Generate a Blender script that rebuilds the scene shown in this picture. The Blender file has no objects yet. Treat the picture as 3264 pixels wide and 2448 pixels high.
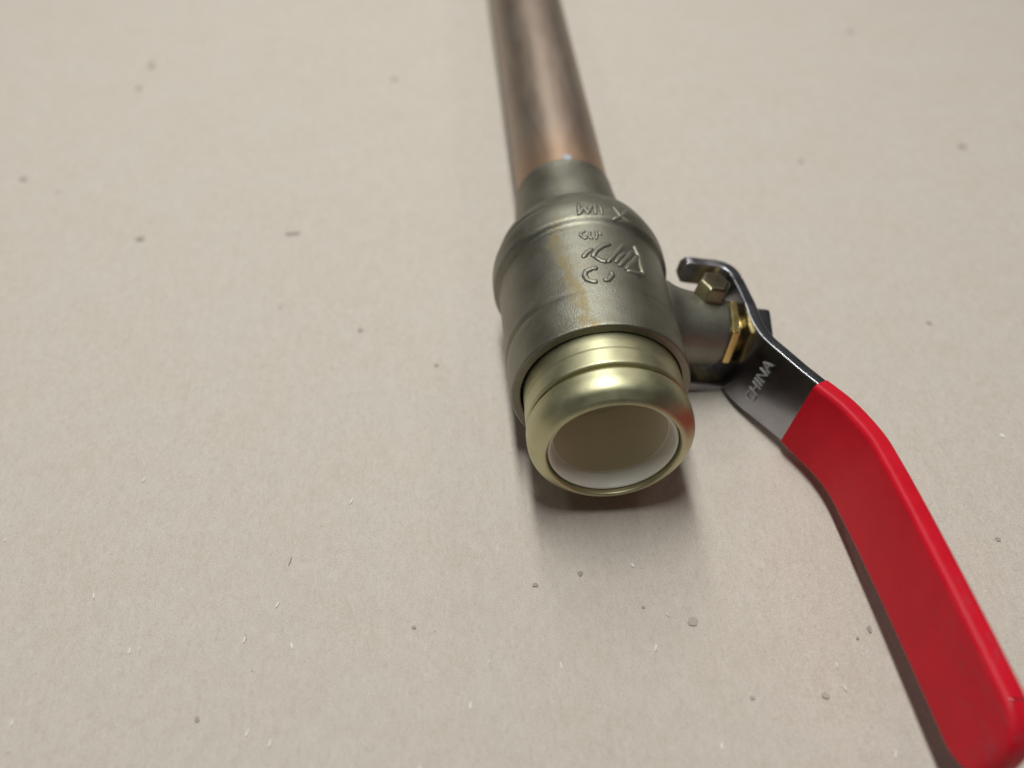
import bpy, bmesh, math, random
from mathutils import Vector, Matrix, noise
random.seed(7)
sc = bpy.context.scene
CM = 0.01                      # everything below is written in centimetres
COL = sc.collection

# ------------------------------------------------------------------ camera
cam_d = bpy.data.cameras.new('camera')
cam = bpy.data.objects.new('camera', cam_d); COL.objects.link(cam)
R = Vector((0.99725470, -0.07404770, 0.0)); U = Vector((0.05274862, 0.71040437, 0.70181423))
F = Vector((0.05196773, 0.69988754, -0.71236002)); O = Vector((-2.576213, -10.546805, 14.381062))
m = Matrix.Identity(4)
for i in range(3):
    m[i][0] = R[i]; m[i][1] = U[i]; m[i][2] = -F[i]; m[i][3] = O[i] * CM
cam.matrix_world = m
cam_d.sensor_width = 36.0
cam_d.lens = 3000.0 / 3264.0 * 36.0
cam_d.clip_start = 0.005; cam_d.clip_end = 50.0
cam_d.dof.use_dof = True
cam_d.dof.focus_distance = 17.0 * CM
cam_d.dof.aperture_fstop = 9.0
sc.camera = cam

# ------------------------------------------------------------------ light
world = bpy.data.worlds.new('World'); sc.world = world
world.use_nodes = True
bg = world.node_tree.nodes['Background']
bg.inputs[0].default_value = (0.86, 0.90, 0.88, 1); bg.inputs[1].default_value = 0.04

def tube_lamp(name, loc, size_x, size_y, power, color):
    l = bpy.data.lights.new(name, 'AREA'); l.shape = 'RECTANGLE'
    l.size = size_x * CM; l.size_y = size_y * CM
    l.energy = power; l.color = color
    o = bpy.data.objects.new(name, l); COL.objects.link(o)
    o.location = Vector(loc) * CM      # an area lamp looks down its -Z
    return o
tube_lamp('fluorescent_tube', (-5.5, 10, 68), 6, 48, 3.9, (0.968, 1.0, 0.965))
tube_lamp('fluorescent_tube', (-5.5, 58, 68), 6, 42, 1.7, (0.968, 1.0, 0.965))
tube_lamp('fluorescent_tube', (-42, 40, 72), 8, 90, 0.5, (1.0, 0.92, 0.86))
tube_lamp('fluorescent_tube', (46, 76, 72), 10, 90, 0.9, (1.0, 0.90, 0.84))
tube_lamp('ceiling_panel', (14, 150, 90), 70, 40, 2.4, (1.0, 0.97, 0.95))

sc.view_settings.view_transform = 'Standard'
sc.view_settings.look = 'None'
sc.view_settings.exposure = 0.0
sc.view_settings.gamma = 1.0

# ------------------------------------------------------------------ helpers
ZG = 1.80                       # height of the valve axis over the sheet
T = math.radians(12.0)          # the stem dips this much to the right
AX = Vector((0, 0, ZG))
D = Vector((math.cos(T), 0, -math.sin(T)))      # along the stem, away from the body
W = Vector((math.sin(T), 0, math.cos(T)))       # up, across the stem
Y = Vector((0, 1, 0))
def stem(s, y, w): return AX + D * s + Y * y + W * w

def link(name, bm, mat, parent=None, sharp=35, smooth=True):
    me = bpy.data.meshes.new(name)
    bmesh.ops.recalc_face_normals(bm, faces=bm.faces)
    bm.to_mesh(me); bm.free()
    if smooth:
        me.polygons.foreach_set('use_smooth', [True] * len(me.polygons))
        me.set_sharp_from_angle(angle=math.radians(sharp))
    for mm in (mat if isinstance(mat, (list, tuple)) else [mat]): me.materials.append(mm)
    o = bpy.data.objects.new(name, me); COL.objects.link(o)
    if smooth and len(me.polygons) < 40000:
        wn = o.modifiers.new('weighted_normals', 'WEIGHTED_NORMAL'); wn.keep_sharp = True; wn.weight = 80
    if parent is not None: o.parent = parent
    return o

def smooth_profile(pts, rad=0.0, n=5):
    """Round the corners of an open 2-D polyline; a point may carry its own radius."""
    out = []
    for i, p in enumerate(pts):
        r = p[2] if len(p) > 2 else rad
        if i in (0, len(pts) - 1) or r <= 0: out.append((p[0], p[1])); continue
        a = Vector(pts[i-1][:2]); b = Vector(p[:2]); c = Vector(pts[i+1][:2])
        la, lc = (a - b).length, (c - b).length
        k = min(r, la * .48, lc * .48)
        p0 = b + (a - b).normalized() * k; p2 = b + (c - b).normalized() * k
        for j in range(n + 1):
            t = j / n
            q = p0 * (1-t)**2 + b * 2*t*(1-t) + p2 * t*t
            out.append((q.x, q.y))
    return out

def lathe_into(bm, prof, origin, axis, ex, ez, segs=128, mod=None):
    """prof: (distance along axis, radius)."""
    rings = []
    for (a, r) in prof:
        ring = []
        for k in range(segs):
            ph = 2 * math.pi * k / segs
            rr = r + (mod(a, r, ph) if mod else 0.0)
            ring.append(bm.verts.new((origin + axis * a + (ex * math.sin(ph) + ez * math.cos(ph)) * rr) * CM))
        rings.append(ring)
    for A, B in zip(rings, rings[1:]):
        for k in range(segs):
            bm.faces.new((A[k], A[(k+1) % segs], B[(k+1) % segs], B[k]))
    return rings

def lathe(name, prof, mat, parent, origin=AX, axis=Y, ex=Vector((1, 0, 0)), ez=Vector((0, 0, 1)), segs=128, mod=None, sharp=35, caps=(False, False)):
    bm = bmesh.new()
    rings = lathe_into(bm, prof, origin, axis, ex, ez, segs, mod)
    if caps[0]: bm.faces.new(rings[0])
    if caps[1]: bm.faces.new(rings[-1])
    return link(name, bm, mat, parent, sharp)

def hex_prism(name, origin, axis, ex, ez, a0, a1, rc, mat, parent, cham=0.06, rot=0.0, taper=1.0, bev=0.025):
    """Hexagon with a turned chamfer on both ends; rc = corner radius."""
    bm = bmesh.new()
    def ring(a, r):
        return [bm.verts.new((origin + axis * a + (ex * math.sin(rot + k*math.pi/3) + ez * math.cos(rot + k*math.pi/3)) * r) * CM) for k in range(6)]
    rs = [ring(a0, rc - cham), ring(a0 + cham * .55, rc), ring(a1 - cham * .55, rc * taper), ring(a1, rc * taper - cham)]
    for A, B in zip(rs, rs[1:]):
        for k in range(6): bm.faces.new((A[k], A[(k+1) % 6], B[(k+1) % 6], B[k]))
    bm.faces.new(rs[0]); bm.faces.new(rs[-1])
    bmesh.ops.recalc_face_normals(bm, faces=bm.faces)
    bmesh.ops.bevel(bm, geom=list(bm.edges), offset=bev * CM, segments=2, profile=0.6, affect='EDGES')
    return link(name, bm, mat, parent, 30)

def plate_loft(stations, closed_ends=True):
    """stations: lists of equal length point loops (cm) joined into one skin."""
    bm = bmesh.new(); rings = []
    for st in stations: rings.append([bm.verts.new(p * CM) for p in st])
    n = len(rings[0])
    for A, B in zip(rings, rings[1:]):
        for k in range(n): bm.faces.new((A[k], A[(k+1) % n], B[(k+1) % n], B[k]))
    if closed_ends: bm.faces.new(rings[0]); bm.faces.new(rings[-1])
    return bm

def empty(name, loc):
    o = bpy.data.objects.new(name, None); COL.objects.link(o)
    o.location = Vector(loc) * CM; o.empty_display_size = 0.01
    return o

# ------------------------------------------------------------------ materials
def new_mat(name):
    mt = bpy.data.materials.new(name); mt.use_nodes = True
    nt = mt.node_tree; b = nt.nodes['Principled BSDF']
    return mt, nt, b
def N(nt, typ, **kw):
    n = nt.nodes.new(typ)
    for k, v in kw.items():
        if k.startswith('i_'):
            key = k[2:]
            n.inputs[int(key) if key.isdigit() else key.replace('_', ' ')].default_value = v
        else: setattr(n, k, v)
    return n
def coords(nt, scale):
    """object coordinates in centimetres, times scale"""
    g = N(nt, 'ShaderNodeTexCoord'); mp = N(nt, 'ShaderNodeMapping')
    mp.inputs['Scale'].default_value = tuple(100.0 * s for s in scale)
    nt.links.new(g.outputs['Object'], mp.inputs['Vector']); return mp.outputs['Vector']
def tex(nt, vec, scale, detail=3.0, rough=0.55, dist=0.0):
    n = N(nt, 'ShaderNodeTexNoise'); n.inputs['Scale'].default_value = scale
    n.inputs['Detail'].default_value = detail; n.inputs['Roughness'].default_value = rough
    n.inputs['Distortion'].default_value = dist
    nt.links.new(vec, n.inputs['Vector']); return n.outputs['Fac']
def ramp(nt, fac, stops, interp='LINEAR'):
    r = N(nt, 'ShaderNodeValToRGB'); r.color_ramp.interpolation = interp
    el = r.color_ramp.elements
    while len(el) < len(stops): el.new(0.5)
    for e, (p, c) in zip(el, stops):
        e.position = p; e.color = (c, c, c, 1) if isinstance(c, (int, float)) else (*c, 1)
    nt.links.new(fac, r.inputs['Fac']); return r.outputs['Color']
def mix(nt, fac, a, b, mode='MIX'):
    n = N(nt, 'ShaderNodeMix'); n.data_type = 'RGBA'; n.blend_type = mode
    for s, v in ((0, fac), (6, a), (7, b)):
        if hasattr(v, 'links'): nt.links.new(v, n.inputs[s])
        elif s == 0: n.inputs[0].default_value = v
        else: n.inputs[s].default_value = (*v, 1)
    return n.outputs[2]
def math_(nt, op, a, b=0.0, clamp=False):
    n = N(nt, 'ShaderNodeMath', operation=op); n.use_clamp = clamp
    for s, v in ((0, a), (1, b)):
        if hasattr(v, 'links'): nt.links.new(v, n.inputs[s])
        else: n.inputs[s].default_value = v
    return n.outputs[0]
def bump(nt, b, height, strength, dist_cm):
    n = N(nt, 'ShaderNodeBump'); n.inputs['Strength'].default_value = strength
    n.inputs['Distance'].default_value = dist_cm * CM
    nt.links.new(height, n.inputs['Height']); nt.links.new(n.outputs['Normal'], b.inputs['Normal'])

# kraft paper
m_paper, nt, b = new_mat('kraft_paper')
v1 = coords(nt, (1, 1, 1)); v2 = coords(nt, (1.0, 0.45, 1))
cloud = tex(nt, v1, 0.55, 4, 0.6); mott = tex(nt, v2, 4.2, 6, 0.75, 0.4); fine = tex(nt, v2, 13, 4, 0.75); grain = tex(nt, v1, 42, 2, 0.6)
c = ramp(nt, mott, [(0.30, (0.478, 0.406, 0.345)), (0.50, (0.558, 0.488, 0.428)), (0.70, (0.640, 0.577, 0.518))])
c = mix(nt, 0.5, c, ramp(nt, cloud, [(0.3, (0.545, 0.460, 0.392)), (0.7, (0.565, 0.515, 0.448))]))
c = mix(nt, math_(nt, 'MULTIPLY', ramp(nt, fine, [(0.25, 1.0), (0.47, 0.0)]), 0.65), c, (0.37, 0.30, 0.235))
c = mix(nt, math_(nt, 'MULTIPLY', ramp(nt, fine, [(0.56, 0.0), (0.78, 1.0)]), 0.75), c, (0.70, 0.655, 0.58))
c = mix(nt, 0.30, c, ramp(nt, grain, [(0.32, (0.30, 0.26, 0.22)), (0.68, (0.76, 0.70, 0.63))]))
nt.links.new(c, b.inputs['Base Color'])
b.inputs['Roughness'].default_value = 0.78; b.inputs['Specular IOR Level'].default_value = 0.25
crease = tex(nt, coords(nt, (0.55, 0.32, 1)), 1.3, 3, 0.5, 0.8)
h = math_(nt, 'ADD', math_(nt, 'MULTIPLY', mott, 0.5), math_(nt, 'MULTIPLY', fine, 0.35))
h = math_(nt, 'ADD', h, math_(nt, 'MULTIPLY', crease, 1.6))
bump(nt, b, h, 0.55, 0.03)

m_fleck_dark, nt, b = new_mat('dark_fibre')
b.inputs['Base Color'].default_value = (0.36, 0.31, 0.262, 1); b.inputs['Roughness'].default_value = 0.8
m_fleck_mid, nt, b = new_mat('brown_fibre')
b.inputs['Base Color'].default_value = (0.42, 0.37, 0.315, 1); b.inputs['Roughness'].default_value = 0.8
m_fleck_light, nt, b = new_mat('white_fibre')
b.inputs['Base Color'].default_value = (0.74, 0.71, 0.66, 1); b.inputs['Roughness'].default_value = 0.6

GRAIN = {'cast_bronze', 'cast_bronze_plain'}
def metal(name, lo, hi, rough, nscale=4.0, bumps=(60, 0.12, 0.004), rvar=0.08, metallic=1.0):
    mt, nt, b = new_mat(name)
    v = coords(nt, (1, 1, 1))
    n1 = tex(nt, v, nscale, 5, 0.6, 0.3)
    c = ramp(nt, n1, [(0.3, lo), (0.7, hi)])
    if name in GRAIN:
        gr = tex(nt, v, 24, 3, 0.7)
        c = mix(nt, 0.8, c, ramp(nt, gr, [(0.25, 0.55), (0.5, 0.5), (0.78, 0.40)]), 'OVERLAY')
        c = mix(nt, math_(nt, 'MULTIPLY', ramp(nt, gr, [(0.30, 1.0), (0.46, 0.0)]), 0.30), c, (0.12, 0.11, 0.075))
        c = mix(nt, math_(nt, 'MULTIPLY', ramp(nt, tex(nt, v, 2.6, 4, 0.65, 0.8), [(0.5, 0.0), (0.7, 1.0)]), 0.35), c, (0.25, 0.21, 0.12))
    nt.links.new(c, b.inputs['Base Color'])
    b.inputs['Metallic'].default_value = metallic
    r = math_(nt, 'ADD', math_(nt, 'MULTIPLY', n1, rvar * 2), rough - rvar)
    nt.links.new(r, b.inputs['Roughness'])
    if bumps: bump(nt, b, tex(nt, v, bumps[0], 2, 0.6), bumps[1], bumps[2])
    return mt, nt, b, c

m_brass, *_ = metal('brushed_brass', (0.48, 0.455, 0.28), (0.565, 0.54, 0.355), 0.45, 2.5, (45, 0.08, 0.003))
m_gold, *_ = metal('bright_brass', (0.66, 0.50, 0.19), (0.78, 0.61, 0.27), 0.30, 5, (50, 0.1, 0.003))
m_hex, *_ = metal('dull_brass', (0.16, 0.142, 0.09), (0.23, 0.205, 0.135), 0.32, 6, (50, 0.15, 0.004))
m_steel, *_ = metal('plated_steel', (0.36, 0.365, 0.395), (0.44, 0.445, 0.48), 0.22, 3, (35, 0.06, 0.003), 0.05)
m_mark, *_ = metal('stamped_metal', (0.33, 0.32, 0.31), (0.45, 0.44, 0.43), 0.50, 8, None, 0.08, 0.2)

# cast, bead-blasted bronze with flux stains along the top
m_cast, nt, b, c0 = metal('cast_bronze', (0.220, 0.208, 0.168), (0.300, 0.287, 0.236), 0.47, 1.6, (34, 0.8, 0.009), 0.07, 0.80)
m_castp, *_ = metal('cast_bronze_plain', (0.220, 0.208, 0.168), (0.300, 0.287, 0.236), 0.47, 1.6, (34, 0.8, 0.009), 0.07, 0.80)
g = N(nt, 'ShaderNodeTexCoord'); sx = N(nt, 'ShaderNodeSeparateXYZ'); nt.links.new(g.outputs['Object'], sx.inputs[0])
xx = math_(nt, 'MULTIPLY', sx.outputs[0], 100.0); yy = math_(nt, 'MULTIPLY', sx.outputs[1], 100.0)
wob = tex(nt, coords(nt, (1, 1, 1)), 1.8, 4, 0.6)
# a streak that drifts from x=-0.68 (far) to x=-0.35 (near)
cx = math_(nt, 'ADD', math_(nt, 'MULTIPLY', yy, -0.12), -0.14)
dx = math_(nt, 'ABSOLUTE', math_(nt, 'SUBTRACT', math_(nt, 'ADD', xx, math_(nt, 'MULTIPLY', math_(nt, 'SUBTRACT', wob, 0.5), 0.9)), cx))
near = math_(nt, 'SUBTRACT', 1.0, math_(nt, 'DIVIDE', math_(nt, 'SUBTRACT', yy, 1.7), 5.0), True)
wid = math_(nt, 'MULTIPLY', near, 0.20)
fac = math_(nt, 'SUBTRACT', 1.0, math_(nt, 'DIVIDE', math_(nt, 'SUBTRACT', dx, math_(nt, 'MULTIPLY', wid, 0.6)), 0.12), True)
fac = math_(nt, 'MULTIPLY', fac, ramp(nt, tex(nt, coords(nt, (1, 0.5, 1)), 5.0, 6, 0.7), [(0.38, 0.0), (0.56, 0.9)]))
fac = math_(nt, 'MULTIPLY', fac, math_(nt, 'DIVIDE', math_(nt, 'SUBTRACT', 4.9, yy), 0.6, True))
c = mix(nt, fac, c0, (0.25, 0.195, 0.095))
nt.links.new(c, b.inputs['Base Color'])
nt.links.new(math_(nt, 'SUBTRACT', 1.0, math_(nt, 'MULTIPLY', fac, 0.6)), b.inputs['Metallic'])

# copper, tarnished brown away from the soldered end
m_copper, nt, b = new_mat('tarnished_copper')
vv = coords(nt, (1, 0.16, 1)); st = tex(nt, vv, 2.2, 5, 0.65, 0.6); bl = tex(nt, coords(nt, (1, .5, 1)), 0.9, 4, 0.6)
g = N(nt, 'ShaderNodeTexCoord'); sx = N(nt, 'ShaderNodeSeparateXYZ'); nt.links.new(g.outputs['Object'], sx.inputs[0])
yy = math_(nt, 'MULTIPLY', sx.outputs[1], 100.0)
heat = math_(nt, 'SUBTRACT', 1.0, math_(nt, 'DIVIDE', math_(nt, 'SUBTRACT', yy, 7.75), 1.7), True)
c = ramp(nt, st, [(0.3, (0.285, 0.212, 0.162)), (0.7, (0.405, 0.322, 0.258))])
c = mix(nt, math_(nt, 'MULTIPLY', ramp(nt, bl, [(0.48, 0.0), (0.72, 1.0)]), 0.4), c, (0.25, 0.175, 0.15))
c = mix(nt, math_(nt, 'MULTIPLY', heat, 0.65), c, (0.44, 0.262, 0.155))
nt.links.new(c, b.inputs['Base Color']); b.inputs['Metallic'].default_value = 0.78
nt.links.new(math_(nt, 'ADD', math_(nt, 'MULTIPLY', st, 0.2), 0.34), b.inputs['Roughness'])

m_solder, *_ = metal('solder', (0.36, 0.37, 0.40), (0.46, 0.47, 0.50), 0.85, 8, (30, 0.3, 0.01), 0.08, 0.1)

m_white, nt, b = new_mat('ivory_plastic')
b.inputs['Base Color'].default_value = (0.88, 0.86, 0.78, 1); b.inputs['Roughness'].default_value = 0.38
b.inputs['Subsurface Weight'].default_value = 0.15; b.inputs['Subsurface Radius'].default_value = (0.002, 0.0015, 0.001)

m_bore, nt, b = new_mat('tan_plastic')
b.inputs['Base Color'].default_value = (0.84, 0.78, 0.62, 1); b.inputs['Roughness'].default_value = 0.5

m_red, nt, b = new_mat('red_vinyl')
v = coords(nt, (1, 1, 1)); n1 = tex(nt, v, 1.2, 4, 0.6)
c = ramp(nt, n1, [(0.3, (0.56, 0.007, 0.020)), (0.7, (0.64, 0.011, 0.027))])
g = N(nt, 'ShaderNodeTexCoord'); sx = N(nt, 'ShaderNodeSeparateXYZ'); nt.links.new(g.outputs['Object'], sx.inputs[0])
yy = math_(nt, 'MULTIPLY', sx.outputs[1], 100.0); zz = math_(nt, 'MULTIPLY', sx.outputs[2], 100.0)
endf = math_(nt, 'DIVIDE', math_(nt, 'SUBTRACT', -2.6, yy), 2.2, True)
upf = math_(nt, 'DIVIDE', math_(nt, 'SUBTRACT', zz, 0.95), 0.8, True)
scr = ramp(nt, tex(nt, coords(nt, (2.2, 0.6, 1.6)), 3.2, 6, 0.75, 0.9), [(0.52, 0.0), (0.68, 1.0)])
sf = math_(nt, 'MULTIPLY', math_(nt, 'MULTIPLY', endf, upf), scr)
c = mix(nt, math_(nt, 'MULTIPLY', sf, 0.8), c, (0.24, 0.09, 0.11))
spk = ramp(nt, tex(nt, v, 6.5, 3, 0.6), [(0.70, 0.0), (0.78, 0.5)])
c = mix(nt, spk, c, (0.30, 0.02, 0.02))
nt.links.new(c, b.inputs['Base Color'])
nt.links.new(math_(nt, 'ADD', math_(nt, 'MULTIPLY', sf, 0.25), math_(nt, 'ADD', math_(nt, 'MULTIPLY', n1, 0.14), 0.32)), b.inputs['Roughness'])
b.inputs['Specular IOR Level'].default_value = 0.17
bump(nt, b, math_(nt, 'ADD', tex(nt, v, 2.4, 3, 0.5), math_(nt, 'MULTIPLY', tex(nt, v, 30, 2, 0.5), 0.1)), 0.25, 0.02)

# ------------------------------------------------------------------ the sheet everything lies on
bm = bmesh.new()
nx = 60; half = 48.0; cyy = 12.0
grid = [[bm.verts.new(Vector((-half + 2*half*i/nx, cyy - half + 2*half*j/nx,
        0.012 * noise.noise(Vector((i*.42, j*.3, 3.1))))) * CM) for i in range(nx+1)] for j in range(nx+1)]
for j in range(nx):
    for i in range(nx): bm.faces.new((grid[j][i], grid[j][i+1], grid[j+1][i+1], grid[j+1][i]))
edge = [e for e in bm.edges if e.is_boundary]
ex = bmesh.ops.extrude_edge_only(bm, edges=edge)
for v in [q for q in ex['geom'] if isinstance(q, bmesh.types.BMVert)]: v.co.z = -0.35 * CM
sheet = link('cardboard_sheet', bm, m_paper, None, 50)
sheet['kind'] = 'structure'

def flecks(name, items, mat):
    bm = bmesh.new()
    for (x, y, a, bb, ang) in items:
        n = 9; vs = []
        for k in range(n):
            t = 2*math.pi*k/n; j = random.uniform(.75, 1.15)
            px, py = a*math.cos(t)*j, bb*math.sin(t)*j
            vs.append(bm.verts.new(Vector((x + px*math.cos(ang) - py*math.sin(ang), y + px*math.sin(ang) + py*math.cos(ang), 0.0155)) * CM))
        f = bm.faces.new(vs)
        r = bmesh.ops.extrude_face_region(bm, geom=[f])
    # give each fleck a little height: lift the top copy's middle by tapering
        for q in r['geom']:
            if isinstance(q, bmesh.types.BMVert): q.co = Vector((q.co.x*.98 + x*CM*.02, q.co.y*.98 + y*CM*.02, q.co.z + 0.004*CM))
    o = link(name, bm, mat, sheet, 50, smooth=False); o['kind'] = 'stuff'
    return o
SPOT = [(-14.24,12.39,.13,.10),(-10.52,9.4,.13,.11),(-12.02,18.81,.11,.34),(-12.12,17.27,.10,.18),(-6.68,9.35,.26,.07),(-4.84,5.54,.07,.07),(-3.13,4.27,.06,.06),
        (-.66,-1.26,.06,.065),(-1.49,-1.44,.07,.05),(4.12,-2.73,.05,.08),(3.86,-2.88,.03,.05),(7.11,-1.1,.06,.06),(11.99,12.11,.17,.12),(11.21,19.52,.2,.1),(-4.22,17.29,.12,.12),
        (-5.86,-.62,.012,.12),(-7.06,-3.51,.05,.06),(-3.63,-2.12,.05,.04),(.34,-2.02,.04,.04)]
dark = [(x, y, a * .85, bb * .85, random.uniform(-.4, .4)) for (x, y, a, bb) in SPOT]
mid = [(1.15, -2.37, .10, .085, .3), (3.0, -3.85, .07, .06, 0), (1.82, -3.8, .05, .04, 0), (8.14, 4.83, .07, .06, 0), (7.18, 11.69, .09, .07, 0)]
light = [(x, y, .016, .07, random.uniform(-.5, .5)) for (x, y) in ((8.3,1.36),(.3,-1.16),(-6,-1.51),(-5.68,-2.32),(-5.87,-3.98),(-6.24,-3.79),(-4.82,.66),(3.35,-3.34),(3.35,-3.74),
        (3.79,-4.87),(-1.2,-3.01),(-9.97,-3.35),(-6.49,-2.15),(-8.38,-2.21),(.42,-2.81),(-5.33,4.38),(-8.87,1.49),(-9.23,-1.09),(-2.73,-3.6),(1.14,-4.55))]
light[0] = (8.3, 1.36, .05, .06, .4); light[1] = (.3, -1.16, .03, .045, 0)
def scatter(n, a0, a1, asp0, asp1):
    out = []
    for _ in range(n):
        y = random.uniform(-6, 26); x = random.uniform(-20, 20)
        a = random.uniform(a0, a1) * random.uniform(.5, 1)
        out.append((x, y, a, a * random.uniform(asp0, asp1), random.uniform(-.6, .6)))
    return out
mid += scatter(40, .012, .03, .6, 1.4)
dark += scatter(4, .010, .025, .6, 1.5)
mid += [(x, y, .010, .10 * random.uniform(.6, 1.4), random.uniform(-.5, .5)) for (x, y) in ((random.uniform(-18, 16), random.uniform(-6, 14)) for _ in range(6))]
light += [(x, y, .009, .05 * random.uniform(.6, 1.5), random.uniform(-.7, .7)) for (x, y) in ((random.uniform(-18, 16), random.uniform(-6, 14)) for _ in range(30))]
flecks('dark_fleck', dark, m_fleck_dark); flecks('brown_fleck', mid, m_fleck_mid); flecks('white_fibre', light, m_fleck_light)

# ------------------------------------------------------------------ the valve
valve = empty('ball_valve', (0, 0, 0))
valve['label'] = 'bronze push-fit ball valve with red lever and soldered copper pipe lying on brown cardboard'
valve['category'] = 'valve'

def body_mod(a, r, ph):
    # the casting bulges a little more on its left flank, with a parting step that dies out towards the top
    side = max(0.0, math.sin(-ph)) ** 1.5 + 0.25 * max(0.0, math.sin(ph)) ** 2
    d = 0.0
    if 2.38 < a < 2.56: d -= 0.045 * side * math.sin(math.pi * (a - 2.38) / .18)
    if 4.34 < a < 4.50: d -= 0.050 * side * math.sin(math.pi * (a - 4.34) / .16)
    if 5.12 < a < 5.30: d -= 0.045 * side * math.sin(math.pi * (a - 5.12) / .18)
    if 4.50 <= a < 5.12: d += 0.02 * side
    d += 0.035 * max(0.0, math.sin(-ph)) ** 2
    d += 0.006 * noise.noise(Vector((a * 1.3, math.sin(ph) * 2, math.cos(ph) * 2)))
    return d
prof = smooth_profile([(2.2, 1.20), (1.95, 1.485), (1.54, 1.485), (1.515, 1.488, .01), (1.50, 1.51, .01), (1.50, 1.645, .03), (1.535, 1.668, .02), (2.47, 1.68, .05), (3.4, 1.69, .3), (4.44, 1.70, .05),
        (4.55, 1.785, .05), (4.92, 1.795, .2), (5.22, 1.74, .2), (5.66, 1.60, .11), (5.86, 1.30, .07), (6.10, 1.245, .12), (7.45, 1.125, .1), (7.68, 1.12, .05), (7.70, 1.09, .02), (7.5, 1.07)], 0, 5)
# resample long runs so that the soft bulges have vertices
fine_p = []
for p, q in zip(prof, prof[1:]):
    k = max(1, int(abs(q[0] - p[0]) / 0.05))
    for j in range(k): fine_p.append((p[0] + (q[0]-p[0])*j/k, p[1] + (q[1]-p[1])*j/k))
fine_p.append(prof[-1])
body = lathe('body', fine_p, m_cast, valve, mod=body_mod, segs=160, sharp=40)

# push-fit collar in two turned rings
prof = smooth_profile([(0.30, 1.185), (0.03, 1.185, .03), (0.00, 1.215, .03), (0.03, 1.29, .06), (0.20, 1.46, .22), (0.36, 1.505, .12), (0.60, 1.505, .05), (0.65, 1.465, .02), (0.66, 1.33)], 0, 7)
collar = lathe('end_collar', prof, m_brass, valve, sharp=50)
prof = smooth_profile([(0.60, 1.33), (0.735, 1.34), (0.74, 1.46, .02), (0.775, 1.487, .02), (1.10, 1.485, .02), (1.15, 1.474, .02), (1.62, 1.474), (1.9, 1.474)], 0, 5)
lathe('collar_sleeve', prof, m_brass, valve, sharp=50)
# ivory release ring, set back a little in the collar, and the bore behind it
prof = smooth_profile([(0.34, 1.18), (0.145, 1.172), (0.11, 1.160, .015), (0.115, 1.115, .02), (0.24, 1.075, .06), (0.42, 1.062), (0.425, 1.04)], 0, 5)
ring = lathe('release_ring', prof, m_white, valve, sharp=60)
lathe('bore', [(0.41, 1.052), (0.6, 1.048), (1.2, 1.04), (1.9, 1.03), (1.91, 0.98), (1.95, 0.86), (2.2, 0.84), (2.22, 0.02)], m_bore, valve, sharp=60)

# copper pipe soldered in the far end
prof = [(6.6, 1.075), (30, 1.075), (60, 1.075), (60, 0.98), (55, 0.98)]
fp = []
for p, q in zip(prof, prof[1:]):
    k = max(1, int(abs(q[0] - p[0]) / 1.0))
    for j in range(k): fp.append((p[0] + (q[0]-p[0])*j/k, p[1] + (q[1]-p[1])*j/k))
lathe('copper_pipe', fp + [prof[-1]], m_copper, valve, segs=96)
# bead of solder at the top of the joint
bm = bmesh.new(); bmesh.ops.create_icosphere(bm, subdivisions=3, radius=1.0)
for v in bm.verts:
    p = v.co * (1 + .15 * noise.noise(v.co * 1.7))
    v.co = (Vector((0.02 + p.x*.12, 7.74 + p.y*.16, ZG + 1.085 + p.z*.05))) * CM
link('solder_bead', bm, m_solder, valve, 60)

# ------------------------------------------------------------------ stem side
YS = 3.62
so = AX + Y * YS
prof = smooth_profile([(1.00, 0.98), (1.48, 0.95, .1), (1.74, 0.82, .16), (2.05, 0.76, .2), (2.76, 0.725, .04), (2.83, 0.68, .03), (2.84, 0.2)], 0, 6)
lathe('stem_housing', prof, m_castp, valve, origin=so, axis=D, ex=Y, ez=W, segs=96, sharp=50)
hex_prism('packing_nut', so, D, Y, W, 2.82, 3.04, 0.73, m_gold, valve, cham=0.07, rot=math.radians(70), bev=0.02)
lathe('stem', smooth_profile([(3.0, 0.42), (3.62, 0.42), (3.66, 0.38)], .02), m_gold, valve, origin=so, axis=D, ex=Y, ez=W, segs=48)
hex_prism('stem_nut', so, D, Y, W, 3.37, 3.82, 0.64, m_steel, valve, cham=0.10, rot=math.radians(10), bev=0.05)
# small hexagonal drain cap standing on the housing
hex_prism('drain_cap', AX + D * 2.42 + Y * 3.84, W, D, Y, 0.50, 1.11, 0.36, m_hex, valve, cham=0.06, rot=math.radians(30), taper=0.93, bev=0.03)


# ------------------------------------------------------------------ lever: strip of plated steel, twice cranked
TOP = [(5.25, .66), (4.78, .70), (3.66, .80), (2.96, .77), (2.62, .78), (2.23, .82), (1.76, .86), (1.32, .92), (.79, 1.01), (.35, 1.06), (-.21, 1.14), (-1.04, 1.22), (-2.06, 1.29), (-3.03, 1.34), (-3.97, 1.38), (-4.99, 1.41), (-7, 1.47)]
BOT = [(5.25, -.45), (4.6, -.80), (3.07, -1.02), (2.67, -.98), (2.36, -.93), (1.92, -.84), (1.33, -.73), (.89, -.72), (.45, -.65), (-.12, -.57), (-.90, -.47), (-1.78, -.38), (-2.75, -.30), (-3.9, -.23), (-4.85, -.18), (-7, -.10)]
def interp(tab, y):
    if y >= tab[0][0]: return tab[0][1]
    for (y0, v0), (y1, v1) in zip(tab, tab[1:]):
        if y1 <= y <= y0: return v0 + (v1 - v0) * (y0 - y) / (y0 - y1)
    return tab[-1][1]
path = smooth_profile([(4.93, 2.14), (4.93, 3.12, .32), (2.85, 3.12, .55), (0.35, 4.42, .75), (-7.0, 4.42)], 0, 10)
dense = []
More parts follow.
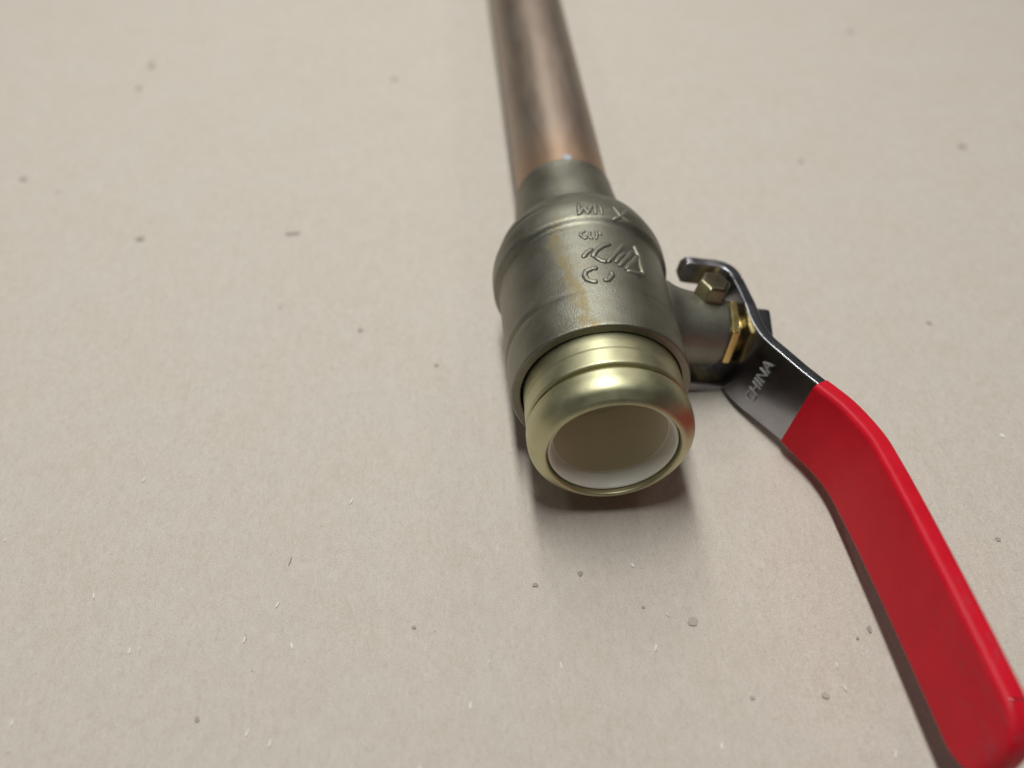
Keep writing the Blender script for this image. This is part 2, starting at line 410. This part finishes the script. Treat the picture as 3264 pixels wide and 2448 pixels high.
for p, q in zip(path, path[1:]):
    k = max(1, int(math.hypot(q[0] - p[0], q[1] - p[1]) / 0.08))
    for j in range(k): dense.append((p[0] + (q[0]-p[0])*j/k, p[1] + (q[1]-p[1])*j/k))
dense.append(path[-1])
def outward(i):
    a = dense[max(0, i-1)]; b_ = dense[min(len(dense)-1, i+1)]
    t = Vector((b_[0]-a[0], b_[1]-a[1])).normalized()       # (dy, ds) along the strip
    return Vector((t.y, -t.x))
def heights(i):
    y, s = dense[i]
    wt, wb = interp(TOP, y), interp(BOT, y)
    if i < 60 and y > 4.6:
        f = min(1.0, max(0.0, (3.12 - s) / 0.45 + (y - 4.93) / 0.5))
        wt = .70 - .03 * f; wb = wb + (.13 - wb) * f
        e = s - 2.14
        if e < .14:
            q = .12 * (1 - math.sqrt(max(0.0, 1 - ((.14 - e) / .14) ** 2))); wt -= q; wb += q
    return wb, wt
def section(i, off0, off1, wb, wt, rad, nn=4):
    """rounded rectangle across the strip: off = along the outward normal, w = height"""
    y, s = dense[i]; n = outward(i); pts = []
    cs = [(off0, wb, 1, 1), (off1, wb, -1, 1), (off1, wt, -1, -1), (off0, wt, 1, -1)]
    order = [(180, 270), (270, 360), (0, 90), (90, 180)]
    for (o_, w_, sx_, sw_), (a0, a1) in zip(cs, order):
        cxo, cxw = o_ + sx_ * rad, w_ + sw_ * rad
        for k in range(nn + 1):
            t = math.radians(a0 + (a1 - a0) * k / nn)
            oo, ww = cxo + rad * math.cos(t), cxw + rad * math.sin(t)
            pts.append(stem(s + n.y * oo, y + n.x * oo, ww))
    return pts
lever = None
sts = [section(i, 0.0, 0.25, *heights(i), 0.03, 3) for i, (y, s) in enumerate(dense) if y > -5.2]
bm = plate_loft(sts)
lever = link('lever', bm, m_steel, valve, 40)
# stop tabs bent from the plate towards the body
def tab(p0, along, out, up, L, hgt, th, rnd):
    """flat tab: starts at p0, runs L along 'along', th thick in 'out', hgt in 'up', free end rounded"""
    outline = smooth_profile([(0, 0), (L, 0, rnd), (L, hgt, rnd), (0, hgt)], 0, 6)
    bm_pts = []
    for k, e in ((0.0, .03), (0.03, 0.0), (th - .03, 0.0), (th, .03)):
        ring = []
        for (a, h) in outline:
            hh = min(max(h, e), hgt - e); aa = min(a, L - e)
            ring.append(p0 + along * aa + up * hh + out * k)
        bm_pts.append(ring)
    return plate_loft(bm_pts)
link('stop_tab', tab(stem(3.36, 3.04, -1.24), -D, W, Y, 1.20, 1.0, 0.25, .16), m_steel, lever, 40)

# red dipped grip over the lower crank
ys_end = -5.80; sts = []
for i, (y, s) in enumerate(dense):
    if y > 1.34 or y < ys_end: continue
    wt, wb = interp(TOP, y) + .01, interp(BOT, y) - .01
    k = (y - ys_end)
    if k < 0.80:
        f = math.sqrt(max(0.0, 1 - ((0.80 - k) / 0.80) ** 2))
        cut = 0.72 * (1 - f); wt -= cut; wb += cut
    th = 0.0 if k > .22 else 0.14 * (1 - math.sqrt(max(0.0, 1 - ((.22 - k) / .22) ** 2)))
    sts.append(section(i, -0.085 + th, 0.335 - th, wb, wt, max(.03, min(0.12, (0.42 - 2*th) * .45)), 5))
i_end = [i for i, (y, s) in enumerate(dense) if y >= ys_end][-1]
bm = plate_loft(sts)
grip = link('grip', bm, m_red, lever, 55)

# stamped country of origin on the sloping part, reading upwards
def text_mesh(body_, size, depth):
    cu = bpy.data.curves.new('lettering', 'FONT'); cu.body = body_; cu.size = size; cu.extrude = depth
    cu.align_x = 'CENTER'; cu.align_y = 'CENTER'; cu.resolution_u = 3; cu.space_character = 1.06
    to = bpy.data.objects.new('lettering', cu); COL.objects.link(to)
    bpy.context.view_layer.update()
    me = bpy.data.meshes.new_from_object(to.evaluated_get(bpy.context.evaluated_depsgraph_get()))
    bpy.data.objects.remove(to); bpy.data.curves.remove(cu)
    return me
slope = Vector((0.35 - 2.85, 4.42 - 3.12)).normalized()
up = -(Y * slope.x + D * slope.y)                       # up the slope, towards the stem
nrm = W.cross(up).normalized()
me = text_mesh('CHINA', 0.345, 0.010)
org = stem(3.12 + (2.85 - 2.27) * 1.30 / 2.5, 2.27, -0.07) + nrm * 0.022
for v in me.vertices:
    x, y, z = v.co
    v.co = (org + W * x + up * y + nrm * z) * CM
me.materials.clear(); me.materials.append(m_mark)
lt = bpy.data.objects.new('lettering', me); COL.objects.link(lt); lt.parent = lever

# ------------------------------------------------------------------ marks cast proud on the body
def body_r(y):
    for (y0, r0), (y1, r1) in zip(fine_p[8:], fine_p[9:]):
        if y0 < 1.7: continue
        if y0 <= y <= y1 and y1 > y0: return r0 + (r1 - r0) * (y - y0) / (y1 - y0)
    return 1.69
def on_body(y, deg, lift):
    r = body_r(y) + lift; a = math.radians(deg)
    return AX + Vector((math.sin(a) * r, y, math.cos(a) * r))
def ridge_into(bm, pts, wdt=0.05, hgt=0.05):
    ps = []
    for (a, b_) in zip(pts, pts[1:]):
        for j in range(4): ps.append((a[0] + (b_[0]-a[0])*j/4, a[1] + (b_[1]-a[1])*j/4))
    ps.append(pts[-1])
    rings = []
    for i, p in enumerate(ps):
        q0 = on_body(*ps[max(0, i-1)], 0); q1 = on_body(*ps[min(len(ps)-1, i+1)], 0)
        t = (q1 - q0).normalized(); c_ = on_body(*p, 0)
        n_ = Vector((c_.x, 0, c_.z - ZG)).normalized(); sd = t.cross(n_).normalized()
        e = 0.55 if i in (0, len(ps)-1) else 1.0
        rings.append([bm.verts.new((c_ + sd * (wdt * a * e) + n_ * h * (e if h > 0 else 1)) * CM) for a, h in
                      ((-1.25, -.03), (-.85, hgt*.6), (-.4, hgt), (.4, hgt), (.85, hgt*.6), (1.25, -.03))])
    for A, B in zip(rings, rings[1:]):
        for k in range(5): bm.faces.new((A[k], A[k+1], B[k+1], B[k]))
    bm.faces.new(rings[0]); bm.faces.new(rings[-1])
LOGO = [[(3.384,-7.2),(3.505,-4.1),(3.613,.1)],[(3.372,-1),(3.54,1.9),(3.683,6.4),(3.802,13.1)],[(3.368,.4),(3.246,4.2),(3.218,7.8)],[(3.2,7.7),(3.494,14.5),(3.875,22.4)],
        [(3.225,13.1),(3.453,17.8),(3.57,22.2)],[(3.118,14.8),(3.449,22.3),(3.75,28.5)],[(3.072,19.2),(3.359,25.9),(3.681,32.7)],[(3.961,31.4),(3.815,32.2),(3.661,33.5),(3.367,32.7),(3.119,33.2)],
        [(3.119,33.2),(3.056,27.3),(3.062,19.9)]]
CEE = [[(3.044,.7),(3.023,-3.4),(2.975,-6.8),(2.869,-8.4),(2.729,-7.2),(2.663,-4.3),(2.64,-1)],[(2.678,2.5),(2.695,5.8),(2.835,9.1),(2.934,8.9)]]
ROW = [[(4.175,-1.9),(4.135,-5),(4.048,-5.8),(3.944,-3.3),(4.009,-1.1)],[(4.15,1),(3.989,-.4),(3.913,1.5)],[(4.186,4.6),(4.022,5),(3.912,3.7)],[(4.115,6.2),(4.047,8.1)]]
HEAD = [[(5.02,-3.2),(4.60,-4.1),(4.85,-.5),(4.63,1.6),(4.81,3.6),(4.98,7.1),(4.60,6.1)],[(4.95,10.4),(4.61,10.5)],[(4.95,19.5),(4.67,23.6),(4.58,31)],[(5.06,30.5),(4.664,23.6),(4.52,17)]]
for nm, strokes, ww, hh in (('cast_emblem', LOGO, .058, .036), ('cast_lettering', CEE, .058, .038), ('cast_lettering', ROW, .038, .025), ('cast_lettering', HEAD, .048, .026)):
    bm = bmesh.new()
    for s_ in strokes: ridge_into(bm, s_, ww, hh)
    link(nm, bm, m_castp, body, 60)
